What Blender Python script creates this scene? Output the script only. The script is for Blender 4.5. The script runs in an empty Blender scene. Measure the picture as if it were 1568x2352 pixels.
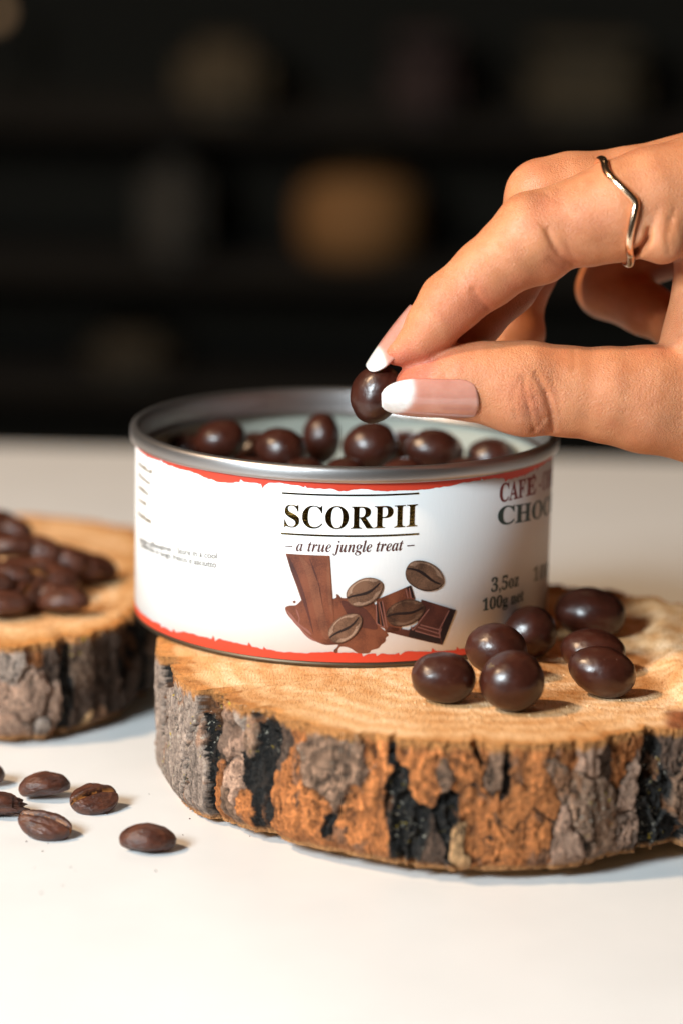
import bpy, bmesh, math, random
import numpy as np
from mathutils import Vector, Matrix, Euler
R = math.radians
SC = bpy.context.scene
COL = SC.collection
S = 0.01                       # everything below is written in centimetres
random.seed(7); rng = np.random.default_rng(11)

# ------------------------------------------------------------------ camera
PITCH, ROLL, FPX = 0.2190, 0.0227, 6121.6          # FPX: focal length in pixels of a 1568 px wide picture
CAM = np.array([-0.03, -56.68, 17.69])
_f = np.array([0, math.cos(PITCH), -math.sin(PITCH)])
_r0 = np.array([1., 0, 0]); _u0 = np.cross(_r0, _f)
_r = _r0*math.cos(ROLL) + _u0*math.sin(ROLL)
_u = _u0*math.cos(ROLL) - _r0*math.sin(ROLL)
cam = bpy.data.cameras.new('camera'); camo = bpy.data.objects.new('camera', cam); COL.objects.link(camo)
M = Matrix(((_r[0], _u[0], -_f[0]), (_r[1], _u[1], -_f[1]), (_r[2], _u[2], -_f[2]))).to_4x4()
M.translation = Vector(CAM*S); camo.matrix_world = M
cam.sensor_fit = 'VERTICAL'; cam.sensor_height = 36; cam.sensor_width = 24
cam.lens = 36*FPX/2352
cam.clip_start = 0.02; cam.clip_end = 50
cam.dof.use_dof = True
cam.dof.focus_distance = float(np.dot(np.array([0.4, -4.55, 6.8])-CAM, _f))*S
cam.dof.aperture_fstop = 6.6
SC.camera = camo

# ------------------------------------------------------------------ light
w = bpy.data.worlds.new('World'); SC.world = w; w.use_nodes = True
bg = w.node_tree.nodes['Background']
bg.inputs[0].default_value = (1.0, 0.74, 0.52, 1); bg.inputs[1].default_value = 0.022
def area(name, az, el, dist, size, size_y, power, col, target=(1.5, -4, 4)):
    """az: degrees to the left of the camera's side of the table, el: height above the table"""
    t = np.array(target, float)
    p = t + dist*np.array([-math.sin(R(az))*math.cos(R(el)), -math.cos(R(az))*math.cos(R(el)), math.sin(R(el))])
    l = bpy.data.lights.new(name, 'AREA'); l.shape = 'RECTANGLE'; l.size = size*S; l.size_y = size_y*S
    l.energy = power; l.color = col
    o = bpy.data.objects.new(name, l); COL.objects.link(o); o.location = Vector(p*S)
    o.rotation_euler = Vector(t-p).to_track_quat('-Z', 'Y').to_euler()
    return o
area('white_panel_lamp', 40, 27, 80, 20, 20, 10.4, (0.82, 0.94, 1.0))
area('warm_ceiling_lamp', 72, 46, 210, 12, 12, 38, (1.0, 0.69, 0.43))
SC.view_settings.view_transform = 'Standard'; SC.view_settings.look = 'None'
SC.view_settings.exposure = 0.0; SC.view_settings.gamma = 1
SC.cycles.use_denoising = True
try: SC.cycles.denoiser = 'OPENIMAGEDENOISE'
except Exception: pass

# ------------------------------------------------------------------ helpers
def ray(px, py): return _f + _r*(px-784)/FPX - _u*(py-1176)/FPX
def P(px, py, Y):
    r = ray(px, py); return CAM + r*((Y-CAM[1])/r[1])
def Pz(px, py, z):
    r = ray(px, py); return CAM + r*((z-CAM[2])/r[2])
def proj(p):
    d = np.asarray(p, float)-CAM; k = d@_f
    return np.array([784+FPX*(d@_r)/k, 1176-FPX*(d@_u)/k])

def mesh(name, v, f, mat=None, smooth=True, cols=None):
    me = bpy.data.meshes.new(name)
    v = np.asarray(v, np.float32)*S
    if isinstance(f, np.ndarray):
        n, k = f.shape
        me.vertices.add(len(v)); me.vertices.foreach_set('co', v.ravel())
        me.loops.add(n*k); me.loops.foreach_set('vertex_index', f.ravel().astype(np.int32))
        me.polygons.add(n); me.polygons.foreach_set('loop_start', np.arange(0, n*k, k, dtype=np.int32))
        me.update(calc_edges=True); me.validate()
    else:
        me.from_pydata([tuple(x) for x in v.tolist()], [], f); me.update()
    if smooth: me.polygons.foreach_set('use_smooth', [True]*len(me.polygons))
    for k, c in (cols or {}).items():
        c = np.asarray(c, np.float32)
        if c.ndim == 1:
            a = me.attributes.new(k, 'FLOAT', 'POINT'); a.data.foreach_set('value', c)
        else:
            a = me.color_attributes.new(k, 'FLOAT_COLOR', 'POINT')
            a.data.foreach_set('color', np.concatenate([c, np.ones((len(c), 1), np.float32)], 1).ravel())
    if mat: me.materials.append(mat)
    return me
def obj(name, me, parent=None, loc=None, rot=None):
    o = bpy.data.objects.new(name, me); COL.objects.link(o)
    if loc is not None: o.location = Vector(np.asarray(loc, float)*S)
    if rot is not None: o.rotation_euler = rot
    if parent: o.parent = parent
    return o
def tag(o, label=None, cat=None, group=None, kind=None):
    for k, x in (('label', label), ('category', cat), ('group', group), ('kind', kind)):
        if x: o[k] = x
    return o
def thing(name, label, cat, loc=(0, 0, 0), group=None):
    return tag(obj(name, None, None, loc), label, cat, group)

# numpy gradient-ish value noise in 3D
_perm = rng.permutation(4096); _val = rng.random(4096).astype(np.float32)
def vnoise(x, y, z):
    xi, yi, zi = (np.floor(a).astype(np.int64) for a in (x, y, z))
    fx, fy, fz = x-xi, y-yi, z-zi
    fx, fy, fz = (a*a*(3-2*a) for a in (fx, fy, fz))
    def h(i, j, k): return _val[_perm[(_perm[(_perm[i & 4095]+j) & 4095]+k) & 4095]]
    def L(a, b, t): return a+(b-a)*t
    return L(L(L(h(xi, yi, zi), h(xi+1, yi, zi), fx), L(h(xi, yi+1, zi), h(xi+1, yi+1, zi), fx), fy),
             L(L(h(xi, yi, zi+1), h(xi+1, yi, zi+1), fx), L(h(xi, yi+1, zi+1), h(xi+1, yi+1, zi+1), fx), fy), fz)
def fbm(x, y, z, o=4, g=.5):
    s = 0; a = 1; t = 0
    for i in range(o):
        s = s+a*(vnoise(x*2**i+17.3*i, y*2**i+5.1*i, z*2**i+9.7*i)*2-1); t += a; a *= g
    return s/t
def sstep(a, b, x):
    t = np.clip((x-a)/(b-a), 0, 1); return t*t*(3-2*t)

# material helpers
class NT:
    def __init__(s, name):
        s.m = bpy.data.materials.new(name); s.m.use_nodes = True; s.t = s.m.node_tree; s.b = s.t.nodes['Principled BSDF']
    def n(s, typ, ins=None, **kw):
        nd = s.t.nodes.new(typ)
        for k, x in kw.items(): setattr(nd, k, x)
        for k, x in (ins or {}).items(): s.set(nd.inputs[k], x)
        return nd
    def set(s, sock, x):
        if isinstance(x, bpy.types.NodeSocket): s.t.links.new(x, sock)
        elif isinstance(x, tuple) and len(x) == 3 and sock.type == 'RGBA': sock.default_value = (*x, 1)
        else: sock.default_value = x
    def p(s, **kw):
        for k, x in kw.items(): s.set(s.b.inputs[k.replace('_', ' ')], x)
    def co(s, sc=(1, 1, 1), rot=(0, 0, 0)):          # object coordinates in centimetres times sc
        tc = s.n('ShaderNodeTexCoord')
        return s.n('ShaderNodeMapping', {0: tc.outputs['Object'], 'Scale': tuple(100*q for q in sc), 'Rotation': rot}).outputs[0]
    def noise(s, vec, scale, detail=4, rough=.55):
        return s.n('ShaderNodeTexNoise', {'Vector': vec, 'Scale': scale, 'Detail': detail, 'Roughness': rough}).outputs[0]
    def vor(s, vec, scale, feature='F1'):
        return s.n('ShaderNodeTexVoronoi', {'Vector': vec, 'Scale': scale}, feature=feature).outputs['Distance']
    def ramp(s, fac, stops):
        r = s.n('ShaderNodeValToRGB', {0: fac}); e = r.color_ramp.elements
        while len(e) < len(stops): e.new(.5)
        for q, (pos, c) in zip(e, stops): q.position = pos; q.color = (*c, 1) if len(c) == 3 else c
        return r.outputs[0]
    def mix(s, fac, a, b, mode='MIX'):
        m = s.n('ShaderNodeMix', data_type='RGBA', blend_type=mode)
        s.set(m.inputs[0], fac); s.set(m.inputs[6], a); s.set(m.inputs[7], b); return m.outputs[2]
    def math(s, op, a, b=0.):
        m = s.n('ShaderNodeMath', operation=op); s.set(m.inputs[0], a); s.set(m.inputs[1], b); return m.outputs[0]
    def attr(s, name): return s.n('ShaderNodeAttribute', attribute_name=name)
    def bump(s, h, dist_cm, strength=1., nrm=None):
        b = s.n('ShaderNodeBump', {'Height': h, 'Distance': dist_cm*S, 'Strength': strength})
        if nrm: s.set(b.inputs['Normal'], nrm)
        return b.outputs[0]
def plain(name, col, rough=.5, metal=0., **kw):
    t = NT(name); t.p(Base_Color=(*col, 1), Roughness=rough, Metallic=metal, **kw); return t.m

# ------------------------------------------------------------------ the table and the dark room behind it
t = NT('white_table'); c = t.co()
t.p(Base_Color=t.ramp(t.noise(c, .35, 3), [(.3, (.715, .715, .71)), (.7, (.755, .755, .75))]), Roughness=.42,
    Normal=t.bump(t.noise(c, 3, 3), .004, .5))
def boxmesh(name, x0, x1, y0, y1, z0, z1, mat, bev=0.):
    bm = bmesh.new()
    bmesh.ops.create_cube(bm, size=1)
    for v in bm.verts: v.co = Vector(((x0+x1)/2+v.co.x*(x1-x0), (y0+y1)/2+v.co.y*(y1-y0), (z0+z1)/2+v.co.z*(z1-z0)))*S
    if bev: bmesh.ops.bevel(bm, geom=bm.edges[:], offset=bev*S, segments=4, affect='EDGES')
    me = bpy.data.meshes.new(name); bm.to_mesh(me); bm.free(); me.materials.append(mat); return me
tag(obj('table', boxmesh('table', -62, 62, -21, 32.2, -3, 0, t.m, .25)), 'smooth white table top under the wood slices', None, None, 'structure')
dark_wall = NT('dark_wall'); c = dark_wall.co()
dark_wall.p(Base_Color=dark_wall.ramp(dark_wall.noise(c, .03, 3), [(.35, (.006, .009, .010)), (.7, (.018, .014, .009))]), Roughness=.8)
tag(obj('wall', boxmesh('wall', -300, 300, 262, 270, -75, 220, dark_wall.m)), 'dark wall far behind the table', None, None, 'structure')
tag(obj('floor', boxmesh('floor', -300, 300, -120, 262, -80, -75, plain('dark_floor', (.012, .010, .008), .7))), 'dark floor of the room', None, None, 'structure')

# a dim shelf with boxes, wholly out of focus
BY = 150.
sh = thing('shelf', 'dark wooden wall shelf, out of focus behind the tin', 'shelf', (0, BY, -75))
dk = plain('dark_wood', (.0022, .0018, .0013), .9)
def bgbox(px0, px1, py0, py1, Y, depth):
    a, b = P(px0, py1, Y), P(px1, py0, Y); return a[0], b[0], Y, Y+depth, a[2], b[2]
for z in (-38., -18.6, -9.3, 2.4, 20.):
    o = obj('shelf_board', boxmesh('shelf_board', -60, 60, 0, 24, z+75-1.2, z+75, dk), sh)
for x in (-61, 61):
    o = obj('side_panel', boxmesh('side_panel', x-1, x+1, 0, 24, 0, 96, dk), sh)
obj('back_panel', boxmesh('back_panel', -60, 60, 24.2, 25, 0, 96, plain('shelf_back', (.030, .023, .014), .9)), sh)
def shelfbox(label, px0, px1, z0, z1, col, name='box', cat='box', Y=BY+2, lid=True):
    a = P(px0, 800, Y)[0]; b = P(px1, 800, Y)[0]
    m = plain('card_'+name, col, .7)
    o = thing(name, label, cat, ((a+b)/2, Y+6, z0))
    h = z1-z0; wd = (b-a)/2
    if lid:
        obj('carton', boxmesh('carton', -wd, wd, -6, 6, 0, h*.8, m, 1.4), o)
        obj('lid', boxmesh('lid', -wd-.15, wd+.15, -6.15, 6.15, h*.8+.01, h, m, .6), o)
    else:
        obj('carton', boxmesh('carton', -wd, wd, -6, 6, 0, h, m, 1.4), o)
    return o
def zof(py): return P(784, py, BY+2)[2]
shelfbox('low brown box blurred on the upper shelf, left of centre', 400, 600, 2.4, 8.0, (.050, .034, .012), lid=False)
shelfbox('dark red box blurred on the upper shelf', 880, 1030, 2.4, 9.0, (.022, .007, .006))
shelfbox('wide olive brown box blurred on the upper shelf at the right', 1200, 1450, 2.4, 8.8, (.042, .032, .014))
shelfbox('tall grey brown carton blurred on the middle shelf', 320, 460, -9.3, -.8, (.024, .021, .015), lid=False)
shelfbox('flat brown box blurred on the lower shelf just above the table edge', 190, 400, -18.6, -15.2, (.032, .022, .008), lid=False)
# the small lamp at the top left corner
lp = P(-14, 34, BY+6)
lt = thing('lamp', 'small dim shelf lamp blurred to a disc in the top left corner', 'lamp', (lp[0], lp[1], 2.4))
def lathe(name, prof, mat, n=96, cols=None):
    prof = np.asarray(prof, float); k = len(prof); a = np.linspace(0, 2*np.pi, n, endpoint=False)
    v = np.stack([np.outer(np.cos(a), prof[:, 0]), np.outer(np.sin(a), prof[:, 0]), np.tile(prof[:, 1], (n, 1))], -1).reshape(-1, 3)
    i, j = np.meshgrid(np.arange(n), np.arange(k-1), indexing='ij'); i2 = (i+1) % n
    f = np.stack([i*k+j, i2*k+j, i2*k+j+1, i*k+j+1], -1).reshape(-1, 4)
    return mesh(name, v, f, mat)
hz = lp[2]-2.4
ja, jb = P(678, 800, BY+7)[0], P(958, 800, BY+7)[0]; jr = (jb-ja)/2
jar = thing('storage_jar', 'amber round jar with a dark lid, out of focus on the middle shelf', 'jar', ((ja+jb)/2, BY+8, -9.3))
obj('jar_body', lathe('jar_body', [(0, 0), (jr*.6, .02), (jr*.88, .5), (jr*.98, 1.8), (jr, 3.2), (jr, 5.2), (jr*.96, 6.2), (jr*.82, 6.9), (jr*.6, 7.2), (0, 7.2)], plain('amber_glaze', (.22, .112, .038), .8), 48), jar)
obj('lid', lathe('lid', [(0, 7.21), (jr*.56, 7.21), (jr*.58, 7.5), (jr*.5, 7.9), (0, 8.0)], plain('lid_brown', (.10, .055, .02), .6), 48), jar)
obj('base', lathe('base', [(0, 0), (2.2, 0), (2.2, .4), (.5, .7), (.3, 1), (.3, hz-1.2), (.6, hz-1.1), (.6, hz-.5), (0, hz-.5)], dk, 32), lt)
em = NT('bulb_glow'); em.p(Base_Color=(.3, .2, .1, 1), Emission_Color=(1, .62, .34, 1), Emission_Strength=.35)
obj('bulb', lathe('bulb', [(.001, -.5)]+[(.75*math.sin(a), .2-.75*math.cos(a)) for a in np.linspace(.4, math.pi-.001, 12)], em.m, 24), lt, (0, 0, hz))
l = bpy.data.lights.new('shelf_fill_light', 'AREA'); l.size = .3; l.energy = 1.2; l.color = (1, .72, .42)  # added fill that brightens the shelf items, no known lamp there
o = bpy.data.objects.new('shelf_fill_light', l); COL.objects.link(o); o.location = Vector((-.1, .75, .95))
o.rotation_euler = (Vector((0, 1.55, .03))-o.location).to_track_quat('-Z', 'Y').to_euler()

# ------------------------------------------------------------------ wood slices
def closed_spline(pts, n):
    pts = np.asarray(pts, float); k = len(pts); out = []
    for i in range(k):
        p0, p1, p2, p3 = pts[i-1], pts[i], pts[(i+1) % k], pts[(i+2) % k]
        for t in np.linspace(0, 1, 60, endpoint=False):
            out.append(.5*((2*p1)+(-p0+p2)*t+(2*p0-5*p1+4*p2-p3)*t*t+(-p0+3*p1-3*p2+p3)*t**3))
    out = np.array(out); d = np.r_[0, np.cumsum(np.linalg.norm(np.diff(np.vstack([out, out[:1]]), axis=0), axis=1))]
    u = np.linspace(0, d[-1], n, endpoint=False); out = np.vstack([out, out[:1]])
    return np.stack([np.interp(u, d, out[:, 0]), np.interp(u, d, out[:, 1])], 1), u, d[-1]

TYPES = {   # bark patches: colour, how far the patch stands out (cm), roughness of its relief
    'G': ((.36, .275, .225), .10, .5), 'W': ((.38, .235, .165), .09, .7), 'B': ((.24, .145, .095), .05, .9),
    'O': ((.49, .175, .054), -.03, .9), 'K': ((.018, .017, .016), -.20, 1.6), 'L': ((.62, .36, .17), .02, .5), 'D': ((.11, .068, .048), -.06, 1.2)}
def bark_material():
    t = NT('bark'); a = t.attr('col').outputs['Color']; c = t.co()
    fine = t.noise(c, 9, 6, .7); c2 = t.co((1, 1, .35)); st = t.noise(c2, 14, 4, .7)
    spots = t.ramp(t.noise(c, 16, 3, .6), [(.56, (0, 0, 0)), (.68, (1, 1, 1))])
    k = t.mix(t.math('MULTIPLY', spots, .55), t.mix(1., a, t.ramp(fine, [(.25, (.36, .32, .30)), (.5, (1, 1, 1)), (.78, (1.5, 1.45, 1.38))]), 'MULTIPLY'), (.05, .036, .03))
    lich = t.attr('lichen').outputs['Fac']
    lm = t.math('MULTIPLY', lich, t.ramp(t.noise(c, 10, 4, .7), [(.60, (0, 0, 0)), (.66, (1, 1, 1))]))
    ym = t.math('MULTIPLY', lich, t.ramp(t.noise(t.co((1, 1, 1), (1, 2, 3)), 6, 3, .6), [(.66, (0, 0, 0)), (.70, (1, 1, 1))]))
    k = t.mix(lm, k, (.55, .50, .40)); k = t.mix(ym, k, (.55, .38, .03))
    h = t.math('ADD', t.math('ADD', fine, t.math('MULTIPLY', st, .8)), t.math('MULTIPLY', t.noise(c, 34, 3, .6), .5))
    t.p(Base_Color=k, Roughness=.85, Normal=t.bump(h, .08, 1.)); t.b.inputs['Specular IOR Level'].default_value = .25
    return t.m
BARK = bark_material()
def cut_material():
    t = NT('cut_wood'); a = t.attr('col').outputs['Color']
    f1 = t.noise(t.co((1, .22, 1), (0, 0, R(28))), 22, 5, .68); f2 = t.noise(t.co((.5, 1, 1)), 7, 4, .6)
    big = t.noise(t.co(), .9, 3, .5)
    k = t.mix(1., a, t.ramp(f1, [(.26, (.62, .46, .32)), (.46, (1, .98, .95)), (.74, (1.18, 1.24, 1.34))]), 'MULTIPLY')
    k = t.mix(1., k, t.ramp(big, [(.32, (.84, .72, .58)), (.5, (.98, .96, .93)), (.68, (1.12, 1.18, 1.28))]), 'MULTIPLY')
    sp = t.ramp(t.noise(t.co(), 11, 2, .5), [(.68, (0, 0, 0)), (.76, (1, 1, 1))])
    k = t.mix(t.math('MULTIPLY', sp, .5), k, (.28, .11, .05))
    h = t.math('ADD', f1, t.math('MULTIPLY', f2, .6))
    t.p(Base_Color=k, Roughness=.8, Normal=t.bump(h, .035, .8)); t.b.inputs['Specular IOR Level'].default_value = .25
    return t.m
CUT = cut_material()

def wood_slice(label, pts, top, bot, patches, seed, topfun, botfun=None, NA=1800, NV=110, lip=None, knot=None):
    ol, s, per = closed_spline(pts, NA)
    tang = np.roll(ol, -1, 0)-np.roll(ol, 1, 0); tang /= np.linalg.norm(tang, axis=1)[:, None]
    nor = np.stack([tang[:, 1], -tang[:, 0]], 1)
    cen = ol.mean(0)
    if ((ol-cen)*nor).sum() < 0: nor = -nor
    rr = np.random.default_rng(seed)
    # patch seeds: given as (px, py, type, sx, sy), put on the side surface
    seeds = []; swirls = []
    for q in patches:
        px, py, ty = q[:3]; best = None
        r = ray(px, py)
        for i in range(0, NA, 3):           # nearest front side point along that line of sight
            if nor[i] @ r[:2] > -.02: continue
            # the sight line in plan: its distance to the outline point
            d = ol[i]-CAM[:2]; k = d @ r[:2]/(r[:2] @ r[:2]); off = np.linalg.norm(d-k*r[:2])
            if best is None or off < best[0]: best = (off, i, CAM[2]+r[2]*k)
        if best and ty == 'S': swirls.append((s[best[1]], best[2], q[3])); continue
        if best: seeds.append((s[best[1]], best[2], ty, q[3] if len(q) > 3 else 1., q[4] if len(q) > 4 else 1.))
    have = np.array([q[0] for q in seeds]) if seeds else np.zeros(0)
    for i in range(int(per/.55)):
        ss = i*.55
        if len(have) and np.min(np.abs((have-ss+per/2) % per-per/2)) < .45: continue
        for z in np.linspace(bot+.3, top-.2, 3):
            seeds.append((ss+rr.uniform(-.25, .25), z+rr.uniform(-.3, .3), rr.choice(list('GGGWBBOKKD')), rr.uniform(.8, 1.2), rr.uniform(.5, 1)))
    Sd = np.array([(a, b) for a, b, *_ in seeds]); sx = np.array([q[3] for q in seeds]); sy = np.array([q[4] for q in seeds])
    col0 = np.array([TYPES[q[2]][0] for q in seeds])*rr.uniform(.82, 1.18, (len(seeds), 1)); out0 = np.array([TYPES[q[2]][1] for q in seeds])+rr.uniform(-.03, .03, len(seeds))
    rgh = np.array([TYPES[q[2]][2] for q in seeds]); isk = np.array([q[2] in 'KD' for q in seeds]); isg = np.array([q[2] in 'GKB' for q in seeds]).astype(float)
    tv = np.linspace(0, 1, NV)
    ss, tt = np.meshgrid(s, tv, indexing='ij'); shp = ss.shape
    ox = np.repeat(ol[:, 0][:, None], NV, 1); oy = np.repeat(ol[:, 1][:, None], NV, 1)
    nx = np.repeat(nor[:, 0][:, None], NV, 1); ny = np.repeat(nor[:, 1][:, None], NV, 1)
    zt = top+(lip(ox, oy) if lip is not None else 0); zb = bot if botfun is None else botfun(ox, oy)
    zz = zt+(zb-zt)*tt
    ws = ss+.30*fbm(ox*1.6, oy*1.6, zz*1.3+seed, 5, .62)+.05*fbm(ox*7, oy*7, zz*5+seed, 3, .6); wz = zz+.40*fbm(ox*1.6+40, oy*1.6, zz*1.6+seed, 5, .62)+.06*fbm(ox*7+9, oy*7, zz*7+seed, 3, .6)
    ws = ws.ravel(); wz = wz.ravel()
    d1 = np.full(ws.size, 9e9); d2 = d1.copy(); i1 = np.zeros(ws.size, int)
    for i, (a, b) in enumerate(Sd):
        ds = (ws-a+per/2) % per-per/2
        d = np.sqrt((ds/sx[i])**2+((wz-b)*.55/sy[i])**2)
        m = d < d1; d2 = np.where(m, d1, np.minimum(d2, d)); i1 = np.where(m, i, i1); d1 = np.where(m, d, d1)
    e = d2-d1
    fx, fy, fz = ox.ravel(), oy.ravel(), zz.ravel()
    ridg = fbm(fx*3.6, fy*3.6, fz*.8+seed, 5, .62); det = fbm(fx*9, fy*9, fz*6+seed, 4, .65); grain = fbm(fx*20, fy*20, fz*16, 3, .7)
    lev = 3.2*fbm(fx*1.5+20, fy*1.5, fz*.85+seed, 5, .6)*1.6+.25*det
    fl = np.floor(lev); fr = lev-fl; step = fl+sstep(.0, .22, fr)
    edge = sstep(0, .10, e)
    disp = out0[i1]*edge-.03*(1-edge)+.028*step*rgh[i1]+rgh[i1]*(.055*ridg+.040*det+.016*grain)
    tr = tt.ravel()
    disp -= .22*sstep(.80, 1., tr)**2*rr.uniform(.8, 1.2)          # undercut towards the bottom
    col = col0[i1]
    lj = _val[(fl.astype(int)*7+i1*13) % 4096]
    col = col*(.72+.56*lj)[:, None]
    flake = (lj > .70)*sstep(-.1, .2, fbm(fx*3, fy*3, fz*2+1, 2))*isg[i1]
    col = col*(1-.55*flake[:, None])+np.array((.30, .12, .045))*.55*flake[:, None]
    greyed = (lj < .22)*(1-isg[i1])*sstep(-.15, .15, fbm(fx*4, fy*4, fz*2+7, 3))
    col = col*(1-.55*greyed[:, None])+np.array((.17, .115, .085))*.55*greyed[:, None]
    for sw in swirls:
        ds = (ss.ravel()-sw[0]+per/2) % per-per/2; dz = zz.ravel()-sw[1]; d = np.sqrt((ds*.8)**2+dz**2)
        wv = np.sin(d*22+5*fbm(fx*2.2, fy*2.2, fz*2.2+seed, 4)+1.5*np.arctan2(dz, ds)); m = sstep(sw[2], sw[2]*.6, d)
        col = col*(1+.32*m*wv)[:, None]; disp = disp+.022*m*wv
    crack = np.maximum(sstep(.05, .006, e)*sstep(-.10, .30, fbm(fx*2, fy*2, fz*2+3, 3)), np.exp(-((fr-.07)/.07)**2)*sstep(-.05, .25, fbm(fx*1.7+5, fy*1.7, fz*1.7, 3)))
    vfis = np.exp(-((ridg+.28)/.06)**2)*.55
    crack = np.maximum(crack, vfis)
    col = col*(1-crack[:, None])+np.array((.022, .017, .014))*crack[:, None]
    col *= np.clip(1+.38*det+.30*ridg+.45*grain, .25, 1.9)[:, None]
    disp -= .05*crack
    inner = sstep(.085, .035, tr+.05*det+.04*ridg)                                                      # the inner bark shows along the sawn edge
    col = col*(1-inner[:, None])+np.array((.50, .22, .07))*(1+.4*det)[:, None]*inner[:, None]
    chips = sstep(.93, .985, tr+.04*ridg)
    col = col*(1-chips[:, None])+np.array((.45, .21, .08))*chips[:, None]
    lich = isg[i1]*sstep(-.1, .35, fbm(fx*.8+9, fy*.8, fz*.8, 2))
    bx = fx+nx.ravel()*disp; by = fy+ny.ravel()*disp; bz = fz+.03*det*(tr > .02)
    V = np.stack([bx, by, bz], 1)
    i, j = np.meshgrid(np.arange(NA), np.arange(NV-1), indexing='ij'); i2 = (i+1) % NA
    F = np.stack([i*NV+j, i*NV+j+1, i2*NV+j+1, i2*NV+j], -1).reshape(-1, 4)
    root = thing('wood_slice', label, 'wood slice', (cen[0], cen[1], 0))
    off = np.array((cen[0], cen[1], 0))
    obj('bark', mesh('bark', V-off, F, BARK, True, {'col': np.clip(col, .004, 1), 'lichen': lich}), root)
    # cut face: rings from the rim inwards, closing on the displaced bark edge
    NR = 90
    rim = V.reshape(NA, NV, 3)[:, 0, :2]
    q = np.linspace(0, 1, NR)**.8
    X = cen[0]+(rim[:, None, 0]-cen[0])*(1-q)[None]; Y = cen[1]+(rim[:, None, 1]-cen[1])*(1-q)[None]
    dist = np.linalg.norm(rim-cen, axis=1)[:, None]*q[None]
    Z = topfun(X, Y, dist)+.012*fbm(X*9, Y*4, 0*X, 3, .7)
    Z = Z-.05*sstep(.15, 0, dist)
    Z[:, 0] = V.reshape(NA, NV, 3)[:, 0, 2]-.004
    b = .20+.14*fbm(X*.9, Y*.9, 0*X+seed, 3)
    b = b*(.55+.9*sstep(.5, -2.5, X))
    camb = sstep(b+.10, b-.06, dist+.05*fbm(X*5, Y*5, 0*X, 3))
    cw = np.array((.83, .53, .29)); co_ = np.array((.50, .215, .06))
    ringn = .5+.5*np.sin((dist+.25*fbm(X*.7, Y*.7, 0*X+5, 2))*11)
    c = cw[None, None]*(1-.26*ringn[..., None]*np.array((.5, 1, 1.6)))
    warm = (.5+.8*sstep(1, -2.5, X))*sstep(1.3, .2, dist+.5*fbm(X*1.2, Y*1.2, 0*X+2, 3))
    c = c*(1-.55*warm[..., None])+np.array((.60, .30, .10))*.55*warm[..., None]
    c = c*(1-camb[..., None])+co_*camb[..., None]*(1+.5*fbm(X*6, Y*6, 0*X, 3))[..., None]
    if knot is not None:
        g = np.exp(-((X-knot[0])/knot[2])**2-((Y-knot[1])/knot[3])**2); g = sstep(.15, .6, g+.25*fbm(X*5, Y*2, 0*X, 3))[..., None]
        c = c*(1-g)+np.array((.26, .085, .03))*(1+.7*fbm(X*12, Y*2, 0*X+3, 3))[..., None]*g
    Vt = np.stack([X, Y, Z], -1).reshape(-1, 3)
    i, j = np.meshgrid(np.arange(NA), np.arange(NR-1), indexing='ij'); i2 = (i+1) % NA
    F = np.stack([i*NR+j, i2*NR+j, i2*NR+j+1, i*NR+j+1], -1).reshape(-1, 4)
    if (rim[NA//4, 1]-rim[0, 1])*1 == 0: pass
    area2 = np.sum(rim[:, 0]*np.roll(rim[:, 1], -1)-np.roll(rim[:, 0], -1)*rim[:, 1])
    if area2 < 0: F = F[:, ::-1].copy()
    obj('cut_face', mesh('cut_face', Vt-off, F, CUT, True, {'col': np.clip(c, .01, 1).reshape(-1, 3)}), root)
    bot_rim = V.reshape(NA, NV, 3)[:, -1]
    zc = bot_rim.copy(); zc[:, :2] = cen+(bot_rim[:, :2]-cen)*.2
    Vb = np.concatenate([bot_rim, zc]); i = np.arange(NA); i2 = (i+1) % NA
    Fb = np.stack([i, i2, i2+NA, i+NA], 1)
    obj('underside', mesh('underside', Vb-off, Fb, CUT, True, {'col': np.tile((.5, .27, .11), (len(Vb), 1))}), root)
    # torn fibres standing off the sawn surface
    n = 2600; k = rr.integers(0, NA, n); qq = rr.random(n)**1.6*.75
    X = cen[0]+(rim[k, 0]-cen[0])*(1-qq); Y = cen[1]+(rim[k, 1]-cen[1])*(1-qq)
    dd = np.linalg.norm(rim[k]-cen, axis=1)*qq
    Z = topfun(X, Y, dd)
    a = rr.normal(R(118), .5, n); ln = rr.uniform(.02, .075, n); up = rr.uniform(0, .45, n)*ln; wd = .003
    p0 = np.stack([X, Y, Z-.004], 1); dr = np.stack([np.cos(a)*ln, np.sin(a)*ln, up], 1); sd = np.stack([-np.sin(a), np.cos(a), 0*a], 1)*wd
    Vf = np.stack([p0-sd, p0+sd, p0+dr*.6+sd*.8+np.array((0, 0, .004)), p0+dr], 1).reshape(-1, 3)
    Ff = np.arange(4*n).reshape(-1, 4)
    cf = np.repeat(np.array((.80, .58, .34))*rr.uniform(.6, 1.15, (n, 1)), 4, 0)
    tag(obj('wood_fibres', mesh('wood_fibres', Vf-off, Ff, CUT, True, {'col': np.clip(cf, 0, 1)}), root), kind='stuff')
    return root

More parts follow.
